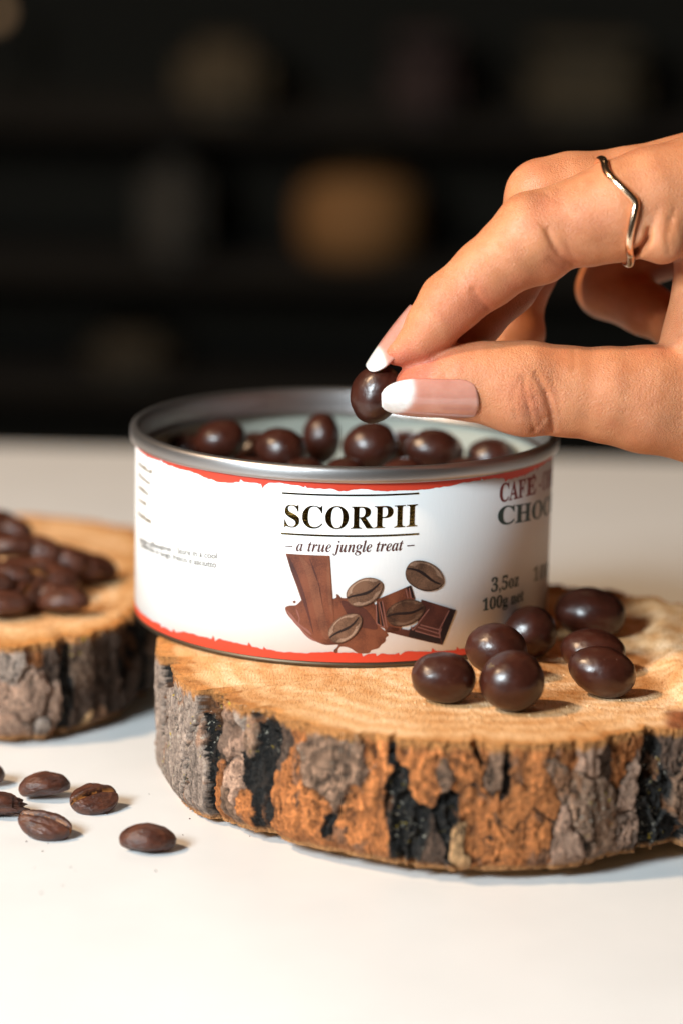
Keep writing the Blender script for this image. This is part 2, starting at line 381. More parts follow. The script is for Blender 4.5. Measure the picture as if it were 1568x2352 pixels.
TOP = 2.82
main_pts = [(-3.73, -2.94), (-3.09, -5.5), (-2.0, -6.97), (-0.64, -8.28), (1.41, -9.21), (3.02, -9.37), (4.47, -9.04), (5.55, -8.38), (6.55, -8.14), (7.64, -7.3), (8.43, -5.61), (8.68, -3.03), (8.03, -0.45), (6.65, 1.3), (4.78, 2.24), (2.28, 2.35), (-0.03, 1.84), (-2.15, 0.91), (-3.44, -0.79)]
def main_top(x, y, d):
    h = TOP+0*x
    n = .25*fbm(x*1.1, y*1.1, 0*x+4, 3)
    h = h+.26*sstep(6.35, 6.95, x+n+.12*(y+4)*(y < -4))*sstep(-8.6, -7.8, y)
    h = h-.16*np.exp(-(((x-5.4)/1.5)**2+((y+4.0)/1.8)**2))
    return h
def main_bot(x, y): return .03+.22*sstep(-5, -8.2, y)+.09*sstep(4.2, 6.6, x)+.05*fbm(x*1.5, y*1.5, 0*x, 3)
def main_lip(x, y): return .20*sstep(.6, 1.8, y)*sstep(3.5, 5, x)+.02*fbm(x*2, y*2, 0*x+8, 3)+.24*sstep(6.5, 7.1, x)*sstep(-8.6, -7.8, y)
patches = [(372, 1560, 'G', .7), (376, 1700, 'G', .7), (430, 1600, 'G', .8, 1.6), (415, 1730, 'G', 1.1), (455, 1800, 'G'), (398, 1800, 'G'), (385, 1640, 'K', .45, 1.8), (400, 1520, 'O', .6, .5),
    (497, 1650, 'K', .5, 2), (488, 1590, 'K', .5), (480, 1750, 'K', .4, 1.4), (500, 1820, 'O', .5), (535, 1700, 'W', 1, 1.6), (548, 1630, 'G'), (540, 1780, 'W'), (520, 1840, 'B', .8, .6),
    (610, 1625, 'K', .9, .6), (612, 1700, 'K', 1., 1.2), (585, 1760, 'K'), (590, 1830, 'K', .8), (575, 1680, 'B', .6, 1.2), (650, 1850, 'O', .9), (655, 1780, 'O', .5), (645, 1710, 'D', .6), (560, 1850, 'O', .7, .5),
    (765, 1745, 'B', 2.1, 1.5), (690, 1672, 'O', .6, .5), (775, 1765, 'S', 1.2), (1020, 1800, 'S', 1.1), (675, 1800, 'O', .6), (860, 1850, 'O', .8), (800, 1860, 'O', .8), (720, 1880, 'O', 1.1),
    (750, 1895, 'K', .45, .5), (850, 1690, 'O', .5), (903, 1700, 'K', .5, 1.4), (905, 1800, 'K', .6, 1.4), (925, 1870, 'K', .8), (885, 1710, 'O', .5, 1.2), (925, 1690, 'O', .5), (1000, 1730, 'O', 1.3), (1065, 1780, 'O', 1.1), (975, 1800, 'O', 1.1), (1020, 1700, 'O'),
    (1030, 1790, 'B', .7, .5), (1045, 1860, 'K', .9, .8), (1010, 1885, 'K', .7), (1062, 1935, 'L', .6, .5), (960, 1905, 'K', .8), (985, 1940, 'D', .7), (1080, 1850, 'O', .6), (1110, 1920, 'O', .7, .6), (1140, 1740, 'B', .8), (1112, 1700, 'O'), (1155, 1800, 'K', .35, 1.2), (1095, 1720, 'K', .35),
    (1205, 1690, 'O', .7), (1245, 1690, 'O', .6), (1185, 1760, 'O', .8), (1235, 1785, 'O', .8), (1170, 1860, 'O', .8), (1195, 1940, 'O', .8, .5), (1140, 1930, 'O', .8), (1250, 1850, 'O', .8), (1300, 1700, 'O'), (1285, 1790, 'B', .6), (1350, 1720, 'W', .8), (1330, 1850, 'B', .8, 1.2), (1385, 1850, 'B', .7, 1.5), (1300, 1930, 'W'), (1240, 1930, 'O'), (1400, 1760, 'D', .6),
    (1445, 1800, 'W', .5, 1.4), (1450, 1910, 'W', .7), (1425, 1730, 'O', .6), (1450, 1690, 'O', .6), (1493, 1740, 'K', .6), (1500, 1840, 'K', .9, 1.2), (1525, 1920, 'K', 1), (1485, 1900, 'K', .7), (1550, 1700, 'D'), (1562, 1820, 'B'), (1540, 1650, 'O', .9, .7)]
wood_slice('large pale wood slice with rough bark edge carrying the open tin', main_pts, TOP, .05, patches, 3, main_top, main_bot, lip=main_lip, knot=(6.7, -7.7, .50, .75))

LT = 2.3
def lz(px, py, z=LT): return tuple(Pz(px, py, z)[:2])
left_pts = [lz(66, 1480), lz(150, 1470), lz(231, 1450), lz(300, 1425), lz(345, 1390), lz(362, 1330), lz(350, 1260), lz(310, 1218), lz(220, 1200), lz(132, 1190), lz(30, 1183), lz(-90, 1195), lz(-190, 1240), lz(-240, 1310), lz(-210, 1390), lz(-130, 1450), lz(-30, 1480)]
def left_top(x, y, d): return LT+.04*fbm(x*1.1, y*1.1, 0*x+9, 3)
def left_bot(x, y): return .12+.06*fbm(x*1.5, y*1.5, 0*x+2, 3)
lpatch = [(75, 1500, 'O', .5, .4), (130, 1700, 'O', .5, .4), (40, 1520, 'G', 1.2), (100, 1530, 'D', .7), (60, 1600, 'W', 1.6, 1.4), (40, 1680, 'W', 1.4), (110, 1620, 'W', 1), (100, 1680, 'G'), (145, 1560, 'K', .6, 2), (150, 1640, 'K', .5), (190, 1540, 'B', .9), (185, 1620, 'D', .8), (200, 1670, 'L', .5, .6),
          (240, 1530, 'D'), (250, 1600, 'D'), (240, 1660, 'B', .8), (290, 1520, 'K', .8), (300, 1600, 'D'), (290, 1650, 'D'), (335, 1520, 'K'), (335, 1600, 'K'), (-30, 1550, 'G'), (-60, 1640, 'B')]
wood_slice('smaller wood slice behind at the left heaped with coffee beans', left_pts, LT, .12, lpatch, 8, left_top, left_bot, NA=1000, NV=56)

# ------------------------------------------------------------------ the tin
RT = 4.5; ZB = TOP+.13; ZS = ZB+3.73                     # label from ZB to ZS
steel = NT('brushed_steel'); c = steel.co((.3, .3, 6))
steel.p(Base_Color=(.43, .415, .415, 1), Metallic=1., Roughness=.40, Normal=steel.bump(steel.noise(steel.co((1, 1, 1)), 26, 3, .6), .004, .6))
lacquer = plain('pale_inner_lacquer', (.35, .36, .31), .3)
tin = thing('food_tin', 'open round white tin with torn red borders and the word SCORPII, full of chocolate beans', 'tin', (0, 0, TOP))
paper = NT('label_paper'); c = paper.co()
paper.p(Base_Color=(.83, .83, .825, 1), Roughness=.45, Normal=paper.bump(paper.noise(paper.co((1, 1, .25)), 14, 4, .6), .006, .5))
zb, zs = ZB-TOP, ZS-TOP
obj('label', lathe('label', [(RT-.03, zb-.01), (RT, zb), (RT, (zb+zs)/2), (RT, zs), (RT-.03, zs+.01)], paper.m, 256), tin)
rim_prof = [(4.50, zs-.02), (4.575, zs), (4.615, zs+.03), (4.625, zs+.10), (4.625, zs+.24), (4.60, zs+.30), (4.55, zs+.335), (4.49, zs+.335), (4.44, zs+.30), (4.41, zs+.22), (4.395, zs-.10), (4.385, zs-.17), (4.34, zs-.205), (4.28, zs-.20), (4.26, zs-.215), (4.28, zs-.23), (4.38, zs-.24)]
obj('rim', lathe('rim', rim_prof, steel.m, 256), tin)
obj('inner_wall', lathe('inner_wall', [(4.42, zs-.02), (4.42, .25), (4.3, .16), (0.001, .16)], lacquer, 256), tin)
base_m = plain('base_steel', (.12, .095, .065), .5, .9)
obj('base_rim', lathe('base_rim', [(4.3, .09), (4.36, .015), (4.42, 0), (4.49, .02), (4.505, .06), (4.50, .10), (4.46, zb-.005)], base_m, 256), tin)

# flat print on the label: shapes are drawn in (u, z), u running round the tin, then laid on the cylinder
TC = np.array((0., 0.))
def lab(px, py):                                          # where a sight line meets the label
    r = ray(px, py); a = r[0]**2+r[1]**2; b = 2*(CAM[0]*r[0]+CAM[1]*r[1]); c = CAM[0]**2+CAM[1]**2-RT**2
    d = max(b*b-4*a*c, 0); t = (-b-math.sqrt(d))/(2*a); p = CAM+r*t
    return RT*math.atan2(p[0], -p[1]), p[2]-TOP
def bend(bm, lift):
    for v in bm.verts:
        a = v.co.x/RT; q = RT+lift
        z = v.co.y; v.co = Vector((q*math.sin(a), -q*math.cos(a), z))*S
def slice_u(bm, step):
    xs = [v.co.x for v in bm.verts]
    if not xs: return
    x = math.ceil(min(xs)/step)*step
    while x < max(xs):
        bmesh.ops.bisect_plane(bm, geom=bm.verts[:]+bm.edges[:]+bm.faces[:], plane_co=(x, 0, 0), plane_no=(1, 0, 0), dist=1e-6); x += step
def finish(bm, name, mat, lift, step=.12):
    bmesh.ops.triangulate(bm, faces=bm.faces[:]); slice_u(bm, step); bend(bm, lift)
    bmesh.ops.recalc_face_normals(bm, faces=bm.faces[:])
    bm.normal_update()
    for f in bm.faces:
        if f.normal.x*f.calc_center_median().x+f.normal.y*f.calc_center_median().y < 0: f.normal_flip()
    me = bpy.data.meshes.new(name); bm.to_mesh(me); bm.free(); me.materials.append(mat)
    return obj(name, me, tin)
def polys(name, plist, mat, lift, step=.12):              # plist: lists of (u, z)
    bm = bmesh.new()
    for pl in plist:
        vs = [bm.verts.new((u, z, 0)) for u, z in pl]
        try: bm.faces.new(vs)
        except ValueError: pass
    return finish(bm, name, mat, lift, step)
def serif(s, it=False):
    o = ''; A, a = (0x1D468, 0x1D482) if it else (0x1D400, 0x1D41A)
    for ch in s:
        if 'A' <= ch <= 'Z': o += chr(A+ord(ch)-65)
        elif 'a' <= ch <= 'z': o += chr(a+ord(ch)-97)
        elif '0' <= ch <= '9': o += chr(0x1D7CE+ord(ch)-48)
        else: o += ch
    return o
def text2d(s, fat=0.):
    cu = bpy.data.curves.new('t', 'FONT'); cu.body = s; cu.offset = fat; cu.resolution_u = 6
    o = bpy.data.objects.new('t', cu); COL.objects.link(o)
    bpy.context.view_layer.update(); dg = bpy.context.evaluated_depsgraph_get()
    me = bpy.data.meshes.new_from_object(o.evaluated_get(dg)); bpy.data.objects.remove(o); bpy.data.curves.remove(cu)
    bm = bmesh.new(); bm.from_mesh(me); bpy.data.meshes.remove(me); return bm
def text(name, s, p0, p1, cap, mat, lift, fat=0.):
    """baseline from pixel p0 to p1 of the photograph, capital height cap (cm); written on the label itself"""
    a, b = lab(*p0), lab(*p1)
    bm = text2d(s, fat); xs = [v.co.x for v in bm.verts]; x0, x1 = min(xs), max(xs)
    caps = text2d(serif('H') if ord(s[0]) > 1000 or s[0] in '-–' else 'H'); ch = max(v.co.y for v in caps.verts); caps.free()
    for v in bm.verts:
        k = (v.co.x-x0)/(x1-x0)
        v.co = Vector((a[0]+(b[0]-a[0])*k, a[1]+(b[1]-a[1])*k+v.co.y/ch*cap, 0))
    return finish(bm, name, mat, lift, .3)

red = NT('red_print'); red.p(Base_Color=(.62, .050, .022, 1), Roughness=.42)
foil = NT('gold_foil'); foil.p(Base_Color=(.42, .27, .07, 1), Metallic=1., Roughness=.09, Normal=foil.bump(foil.noise(foil.co(), 22, 3, .6), .006, .5))
dkink = plain('dark_ink', (.020, .016, .016), .45); brink = plain('brown_ink', (.075, .022, .020), .45)
wine = plain('wine_ink', (.20, .014, .010), .5); green = plain('green_ink', (.014, .045, .042), .45); smallink = plain('small_ink', (.05, .042, .03), .5)
tanink = plain('tan_ink', (.20, .15, .09), .5); greyink = plain('grey_green_ink', (.15, .17, .13), .5)

# torn red borders all round
def torn(name, edge_z, depth, sgn, seed):
    n = 1400; u = np.linspace(-math.pi*RT, math.pi*RT, n+1); a = u/RT
    x, y = 4*np.cos(a), 4*np.sin(a)
    h = depth*(1+.30*fbm(x*.9, y*.9, 0*x+seed, 2)*2)+.05*fbm(x*3.2, y*3.2, 0*x+seed, 3)+.012*fbm(x*14, y*14, 0*x, 2)
    k = np.random.default_rng(seed)
    for uu in k.uniform(u[0], u[-1], 26):                  # sharp tears
        w_ = k.uniform(.05, .14); m = (u > uu) & (u < uu+w_); h[m] += .075*(1-(u[m]-uu)/w_)*k.choice([1, -.8])
    h = np.clip(h, .04, None); h[-1] = h[0]
    q = RT+.004
    top = np.stack([q*np.sin(a), -q*np.cos(a), np.full(n+1, edge_z)], 1); lo = top.copy(); lo[:, 2] = edge_z+sgn*h
    V = np.concatenate([top, lo]); i = np.arange(n)
    F = np.stack([i, i+1, i+n+2, i+n+1], 1)
    if sgn < 0: F = F[:, ::-1].copy()
    obj(name, mesh(name, V, F, red.m), tin)
torn('torn_red_border', zs+.005, .14, -1, 21)
torn('torn_red_border', zb-.002, .165, 1, 33)

def bar(name, p0, p1, th, mat, lift=.006):
    a, b = lab(*p0), lab(*p1); polys(name, [[(a[0], a[1]-th/2), (b[0], b[1]-th/2), (b[0], b[1]+th/2), (a[0], a[1]+th/2)]], mat, lift)
bar('foil_line', (648, 1132), (961, 1133), .036, foil.m); bar('foil_line', (646, 1225), (961, 1226), .040, foil.m)
o = text('lettering', serif('SCORPII'), (653, 1209.5), (957, 1208.5), .455, foil.m, .006)
text('lettering', serif('– a true jungle treat –', True), (655, 1264), (950, 1262), .235, brink, .006)
text('lettering', serif('CAF'), (1145, 1153.5), (1204, 1140), .375, wine, .006, .012)
text('lettering', serif('E'), (1206, 1139.5), (1229, 1133), .375, wine, .006, .012)
a = lab(1221, 1100); polys('accent', [[(a[0]-.06, a[1]-.03), (a[0]-.01, a[1]-.03), (a[0]+.12, a[1]+.09), (a[0]+.02, a[1]+.09)]], wine, .006)
text('lettering', serif('- COFFEE'), (1236, 1128), (1276, 1110), .375, wine, .006, .012)
text('lettering', serif('CHOCO'), (1141, 1205.5), (1266, 1170), .375, green, .006, .012)
text('lettering', serif('3,5oz'), (1126, 1360), (1189, 1345), .285, green, .006, .010)
text('lettering', serif('100g net'), (1106, 1403), (1200, 1379), .245, green, .006, .010)
text('lettering', serif('100%'), (1222, 1335), (1262, 1318), .30, greyink, .006)
text('small_print', 'trocken aufbewahren • Store in a cool', (322, 1243), (499, 1283.5), .125, smallink, .006, .014)
text('small_print', 'Conservare in luogo fresco e asciutto.', (324, 1254), (501, 1304.5), .125, smallink, .006, .014)
for (x0, x1, y0, y1, hh) in ((319, 351, 1067, 1090, .10), (319, 347, 1092, 1115, .10), (319, 343, 1120, 1140, .10), (319, 338, 1148, 1164, .10), (319, 349, 1182, 1204, .13)):
    a, b = lab(x0, y0), lab(x1, y1); n = 18; pl = []
    for i in range(n):
        k0, k1 = i/n, (i+.62+.2*random.random())/n; up = hh*random.choice((.55, .62, 1.))
        f = lambda k: (a[0]+(b[0]-a[0])*k, a[1]+(b[1]-a[1])*k)
        q0, q1 = f(k0), f(k1); pl.append([q0, q1, (q1[0], q1[1]+up), (q0[0], q0[1]+up)])
    polys('small_print', pl, tanink, .006)
# half ring of a seal at the far right edge of the label
a = lab(1262, 1385); pl = []
for i in range(24):
    t0, t1 = [2*math.pi*q/24 for q in (i, i+1)]
    pl.append([(a[0]+r_*math.cos(q)*1.0, a[1]+r_*math.sin(q)) for r_, q in ((.62, t0), (.62, t1), (.50, t1), (.50, t0))])
polys('seal_ring', pl, wine, .006)

# the printed picture: a pour of chocolate, a splash, two pieces of a bar, four coffee beans
def L7(x, y): return lab(574.2+x*.4576, 1062.3+y*.4576)   # from a close look at the label
def L4(x, y): return lab(620.1+x*.2930, 1320.7+y*.2930)
def dots(name, c0, c1, sc=9.):
    t = NT(name); k = t.noise(t.co((1, 1, .8)), 2.5, 2, .5)
    d = t.vor(t.co(), 34); k = t.math('ADD', k, t.math('MULTIPLY', d, .28))
    t.p(Base_Color=t.ramp(k, [(.40, c0), (.78, c1)]), Roughness=.5); return t.m
ch_d = dots('print_chocolate_dark', (.040, .010, .008), (.10, .026, .016)); ch_m = dots('print_chocolate', (.085, .020, .010), (.20, .058, .026))
ch_l = dots('print_chocolate_light', (.10, .028, .014), (.22, .075, .036)); ch_k = plain('print_black', (.014, .006, .006), .5); ch_e = plain('print_edge', (.26, .10, .075), .5)
bn = dots('print_bean', (.040, .018, .010), (.20, .10, .058)); bn_l = dots('print_bean_light', (.12, .06, .034), (.40, .25, .17)); bn_d = dots('print_bean_dark', (.02, .008, .006), (.12, .05, .026))
splash = [(122, 255), (150, 240), (205, 235), (240, 205), (300, 160), (500, 185), (520, 150), (540, 158), (560, 178), (600, 180), (700, 170), (800, 200), (840, 300), (850, 390), (900, 440), (925, 470), (905, 490), (900, 520), (870, 545), (850, 570), (825, 580), (790, 590), (770, 612), (690, 612), (640, 580), (590, 562), (545, 560), (530, 545), (440, 548), (380, 530), (320, 500), (285, 465), (245, 435), (235, 410), (195, 375), (150, 325), (128, 290)]
def smooth_poly(pts, n=4):
    out = []; k = len(pts)
    for i in range(k):
        p0, p1, p2, p3 = [np.array(pts[(i+j) % k], float) for j in (-1, 0, 1, 2)]
        for t in np.linspace(0, 1, n, endpoint=False): out.append(tuple(.5*((2*p1)+(-p0+p2)*t+(2*p0-5*p1+4*p2-p3)*t*t+(-p0+3*p1-3*p2+p3)*t**3)))
    return out
polys('printed_splash', [[L4(*q) for q in smooth_poly(splash)]], ch_m, .006)
polys('printed_splash', [[L4(*q) for q in smooth_poly([(505, 585), (500, 600), (512, 611), (530, 605), (532, 585), (545, 565), (560, 555), (535, 550), (528, 565)])], [L4(*q) for q in smooth_poly([(180, 210), (192, 200), (205, 210), (193, 222)])]], ch_m, .006)
polys('printed_splash', [[L4(*q) for q in smooth_poly(z_)] for z_ in ([(130, 275), (180, 320), (240, 405), (300, 470), (380, 525), (430, 535), (340, 515), (280, 475), (235, 420), (180, 360)], [(205, 260), (225, 300), (235, 345), (230, 375), (255, 400), (300, 430), (330, 470), (290, 445), (240, 400), (220, 375), (228, 340), (212, 300)])], ch_e, .009)
polys('printed_splash', [[L4(*q) for q in smooth_poly([(560, 200), (720, 250), (800, 330), (840, 420), (760, 420), (640, 380), (600, 300)])]], ch_d, .009)
pour = [(180, 456), (400, 467), (412, 640), (420, 760), (424, 890), (360, 890), (318, 880), (300, 800), (270, 720), (235, 620), (205, 540)]
polys('printed_pour', [[L7(*q) for q in pour]], ch_m, .012)
polys('printed_pour', [[L7(*q) for q in smooth_poly(z_)] for z_ in ([(250, 470), (330, 560), (360, 700), (400, 870), (365, 870), (320, 720), (290, 580)], [(395, 480), (405, 600), (412, 760), (395, 700), (385, 560)])], ch_l, .015)
polys('printed_pour', [[L7(*q) for q in smooth_poly(z_)] for z_ in ([(195, 470), (240, 560), (280, 680), (320, 860), (300, 800), (255, 660), (210, 540)], [(300, 480), (345, 600), (375, 780), (350, 640), (318, 540)])], ch_d, .015)
bar1 = [(830, 190), (1098, 78), (1128, 180), (1010, 440), (900, 450), (895, 420), (850, 400), (835, 380)]
bar2 = [(1180, 190), (1450, 272), (1345, 548), (900, 440), (930, 400), (1080, 430), (1150, 380)]
polys('printed_bar', [[L4(*q) for q in bar1]], ch_m, .018); polys('printed_bar', [[L4(*q) for q in bar2]], ch_d, .018)
polys('printed_bar', [[L4(*q) for q in z_] for z_ in ([(1390, 265), (1450, 272), (1345, 548), (1325, 470)], [(850, 215), (868, 205), (895, 405), (870, 395)], [(820, 230), (838, 222), (860, 395), (838, 385)], [(1100, 400), (1130, 430), (1325, 490), (1335, 540), (1080, 480)], [(1065, 95), (1098, 80), (1128, 178), (1105, 178)])], ch_k, .020)
def stroke(pts, wd):
    out = []
    for (x0, y0), (x1, y1) in zip(pts, pts[1:]):
        d = math.hypot(x1-x0, y1-y0) or 1; nx, ny = -(y1-y0)/d*wd, (x1-x0)/d*wd
        out.append([L4(x0+nx, y0+ny), L4(x1+nx, y1+ny), L4(x1-nx, y1-ny), L4(x0-nx, y0-ny)])
    return out
polys('printed_bar', sum([stroke(q, 4) for q in ([(850, 210), (870, 300), (892, 408)], [(875, 200), (895, 310), (912, 408)], [(826, 230), (832, 320), (832, 378), (890, 412)], [(1060, 110), (1075, 180)], [(1084, 100), (1100, 178)], [(1170, 388), (1318, 428), (1395, 275)], [(1150, 405), (1318, 458), (1335, 420)], [(1130, 435), (1325, 490), (1318, 428)], [(1100, 400), (1112, 432), (1240, 265)])], []), ch_e, .022)
def printed_bean(cx, cy, rx, ry, rot, Lf, base, hi, crease):
    def el(a, k=1., dx=0, dy=0):
        x, y = rx*k*math.cos(a)*(1+.04*math.cos(3*a))+dx, ry*k*math.sin(a)+dy; c_, s_ = math.cos(rot), math.sin(rot); return Lf(cx+x*c_-y*s_, cy+x*s_+y*c_)
    ang = np.linspace(0, 2*math.pi, 40, endpoint=False)
    polys('printed_bean', [[el(q, 1., 3, 5) for q in ang]], ch_k, .024)
    polys('printed_bean', [[el(q) for q in ang]], base, .027)
    polys('printed_bean', [[el(q, .72, -.05*rx, -.34*ry) if math.sin(q) < 0 else el(q, .72, -.05*rx, -.34*ry+.0) for q in ang if True][:20] if False else [el(q, 1-.12*abs(math.sin(q)), 0, -.02*ry) for q in np.linspace(math.pi*1.08, math.pi*1.92, 16)]+[el(q, .62, 0, -.20*ry) for q in np.linspace(math.pi*1.92, math.pi*1.08, 16)]], hi, .030)
    polys('printed_bean', [[el(q, .93, 0, 0) for q in np.linspace(.15*math.pi, .85*math.pi, 16)]+[el(q, .55, 0, .22*ry) for q in np.linspace(.85*math.pi, .15*math.pi, 16)]], hi if crease > 0 else base, .030)
    n = 14; up = []; dn = []
    for i in range(n+1):
        k = -1+2*i/n; wob = .16*ry*math.sin(k*2.6+crease); wd = ry*.10*(1-.6*abs(k))+1
        for arr, sg in ((up, -1), (dn, 1)):
            x, y = rx*.93*k, wob+sg*wd; c_, s_ = math.cos(rot), math.sin(rot); arr.append(Lf(cx+x*c_-y*s_, cy+x*s_+y*c_))
    polys('printed_bean', [up+dn[::-1]], ch_k, .033)
printed_bean(735, 130, 150, 102, R(-27), L4, bn, bn_l, 1.)
printed_bean(585, 415, 148, 92, R(-38), L4, bn, bn_l, .6)
printed_bean(1052, 292, 155, 98, R(-18), L4, bn_d, bn, .4)
printed_bean(868, 565, 98, 70, R(22), L7, bn, bn_l, -.5)

# ------------------------------------------------------------------ chocolate beans
def choc_material(name, k=1.):
    t = NT(name); c = t.co(); oi = t.n('ShaderNodeObjectInfo').outputs['Random']
    off = t.n('ShaderNodeVectorMath', {0: c, 1: t.n('ShaderNodeCombineXYZ', {0: t.math('MULTIPLY', oi, 37), 1: t.math('MULTIPLY', oi, 91)}).outputs[0]}, operation='ADD').outputs[0]
    col = t.ramp(t.noise(off, 2.2, 4, .6), [(.3, (.028*k, .0066*k, .0036*k)), (.7, (.050*k, .0125*k, .0068*k))])
    sp = t.ramp(t.vor(off, 4.5), [(.0, (1, 1, 1)), (.10, (0, 0, 0))]); gate = t.ramp(t.noise(off, 1.3, 2), [(.46, (0, 0, 0)), (.60, (1, 1, 1))])
    m = t.math('MULTIPLY', sp, gate)
    col = t.mix(t.math('MULTIPLY', m, .5), col, (.42, .22, .14))
    h = t.math('ADD', t.math('MULTIPLY', t.noise(off, 2.5, 3, .5), 1.), t.math('MULTIPLY', m, -.6))
    t.p(Base_Color=col, Roughness=t.ramp(t.noise(off, 5, 3), [(.3, (.29, .29, .29)), (.7, (.40, .40, .40))]), Normal=t.bump(h, .040, .7))
    t.b.inputs['Specular IOR Level'].default_value = .5
    t.b.inputs['Coat Weight'].default_value = .10; t.b.inputs['Coat Roughness'].default_value = .22
    return t.m
CHOC = choc_material('dark_chocolate')
def ico(sub):
    bm = bmesh.new(); bmesh.ops.create_icosphere(bm, subdivisions=sub, radius=1)
    v = np.array([q.co[:] for q in bm.verts]); f = np.array([[x.index for x in q.verts] for q in bm.faces]); bm.free(); return v, f
ICO4 = ico(5)
def dragee_mesh(ax, seed):
    v, f = ICO4; s_ = seed*3.7
    d = 1+.045*fbm(v[:, 0]*1.3+s_, v[:, 1]*1.3, v[:, 2]*1.3, 2)+.012*fbm(v[:, 0]*5+s_, v[:, 1]*5, v[:, 2]*5, 2)
    egg = 1+.05*v[:, 0]
    q = v*d[:, None]*np.array(ax); q[:, 1:] *= egg[:, None]
    return mesh('chocolate_bean', q, f, CHOC)
def dragee(label, pos, ax, rot, group, seed):
    o = obj('chocolate_bean', dragee_mesh(ax, seed), None, pos, Euler([R(a) for a in rot]))
    return tag(o, label, 'chocolate', group)
def on_top(px, py, h, k=.0):
    p = Pz(px, py, TOP+h); 
    for _ in range(3):
        z = float(main_top(np.array([p[0]]), np.array([p[1]]), 0)[0])+h+k; p = Pz(px, py, z)
    return p
G1 = 'chocolate beans lying on the wood slice'
dragee('leftmost chocolate bean of the group on the wood, in front of the red border', on_top(1017, 1556, .49), (.645, .56, .50), (0, 6, 5), G1, 1)
dragee('roundest chocolate bean at the front of the group on the wood', on_top(1174, 1565, .575), (.645, .60, .59), (0, -4, 20), G1, 2)
dragee('chocolate bean with pale crumbs on top, leaning on the two front ones', on_top(1138, 1491, .56), (.645, .56, .53), (4, 8, -8), G1, 3)
dragee('shaded chocolate bean touching the tin below the words 100g net', on_top(1216, 1452, .52), (.56, .52, .54), (10, 0, 30), G1, 4)
dragee('largest chocolate bean, rearmost of the group on the wood', on_top(1353, 1408, .50), (.77, .66, .545), (0, 6, -8), G1, 5)
dragee('chocolate bean with orange glints half hidden behind the front right one', on_top(1361, 1497, .46), (.68, .56, .47), (0, 5, -12), G1, 6)
dragee('front right chocolate bean tilted on its own shadow', on_top(1382, 1543, .50), (.69, .56, .50), (0, 14, -6), G1, 7)
HELD = P(862, 904, -4.05)
dragee('chocolate bean held between finger and thumb above the tin', HELD, (.49, .52, .62), (0, 24, 0), None, 8)
G2 = 'chocolate beans heaped inside the tin'
for (px, py, Y, ax, rot, lb) in (
        (508, 1010, .3, (.56, .5, .42), (0, -12, 20), 'leftmost lit chocolate bean in the tin'),
        (645, 1032, -.4, (.55, .5, .46), (0, 10, -20), 'chocolate bean low behind the front rim, second from left in the tin'),
        (738, 1006, 1.2, (.42, .5, .56), (0, 0, 10), 'upright narrow chocolate bean in the middle of the tin'),
        (850, 1026, .0, (.60, .55, .53), (0, -6, 0), 'round chocolate bean in the tin just below the held one'),
        (996, 1035, .2, (.64, .52, .47), (0, 8, 12), 'chocolate bean in the tin below the thumbnail'),
        (1128, 1050, .6, (.55, .5, .42), (0, 4, -10), 'dark chocolate bean at the right inside the tin'),
        (585, 1040, 1.5, (.5, .5, .45), (0, 0, 40), 'shaded chocolate bean between the two left ones in the tin'),
        (430, 1040, .9, (.5, .45, .42), (0, 0, 10), 'almost hidden chocolate bean at the far left inside the tin'),
        (925, 1036, 1.6, (.5, .5, .45), (0, 0, 30), 'shaded chocolate bean behind the two right ones in the tin'),
        (572, 1100, -.9, (.5, .5, .45), (0, 0, 30), 'chocolate bean just showing over the front rim between the two left ones'),
        (700, 1100, -1.2, (.52, .5, .45), (0, 0, 80), 'chocolate bean just showing over the front rim left of the middle'),
        (792, 1100, -1.3, (.48, .5, .45), (0, 0, 10), 'chocolate bean just showing over the front rim under the upright one'),
        (925, 1100, -1.3, (.55, .5, .45), (0, 0, -20), 'chocolate bean just showing over the front rim right of the middle'),
        (1066, 1100, -1.0, (.5, .5, .45), (0, 0, 30), 'chocolate bean just showing over the front rim at the right')):
    dragee(lb, P(px, py, Y+1.3), [q*1.04 for q in ax], rot, G2, px)

# ------------------------------------------------------------------ coffee beans
def bean_material():
    t = NT('roasted_coffee'); a = t.attr('chaff').outputs['Fac']; c = t.co()
    col = t.ramp(t.noise(t.co((.5, 1, 1)), 6, 5, .65), [(.28, (.026, .008, .005)), (.5, (.072, .022, .012)), (.75, (.15, .052, .027))])
    col = t.mix(t.math('MULTIPLY', a, t.ramp(t.noise(c, 9, 3), [(.42, (0, 0, 0)), (.52, (1, 1, 1))])), col, (.50, .20, .05))
    col = t.mix(t.math('MULTIPLY', a, t.ramp(t.noise(c, 9, 3), [(.42, (.9, .9, .9)), (.52, (0, 0, 0))])), col, (.010, .004, .003))
    t.p(Base_Color=col, Roughness=.34, Normal=t.bump(t.noise(t.co((.4, 1, 1)), 9, 5, .65), .05, .9)); t.b.inputs['Specular IOR Level'].default_value = .5
    return t.m
BEAN = bean_material()
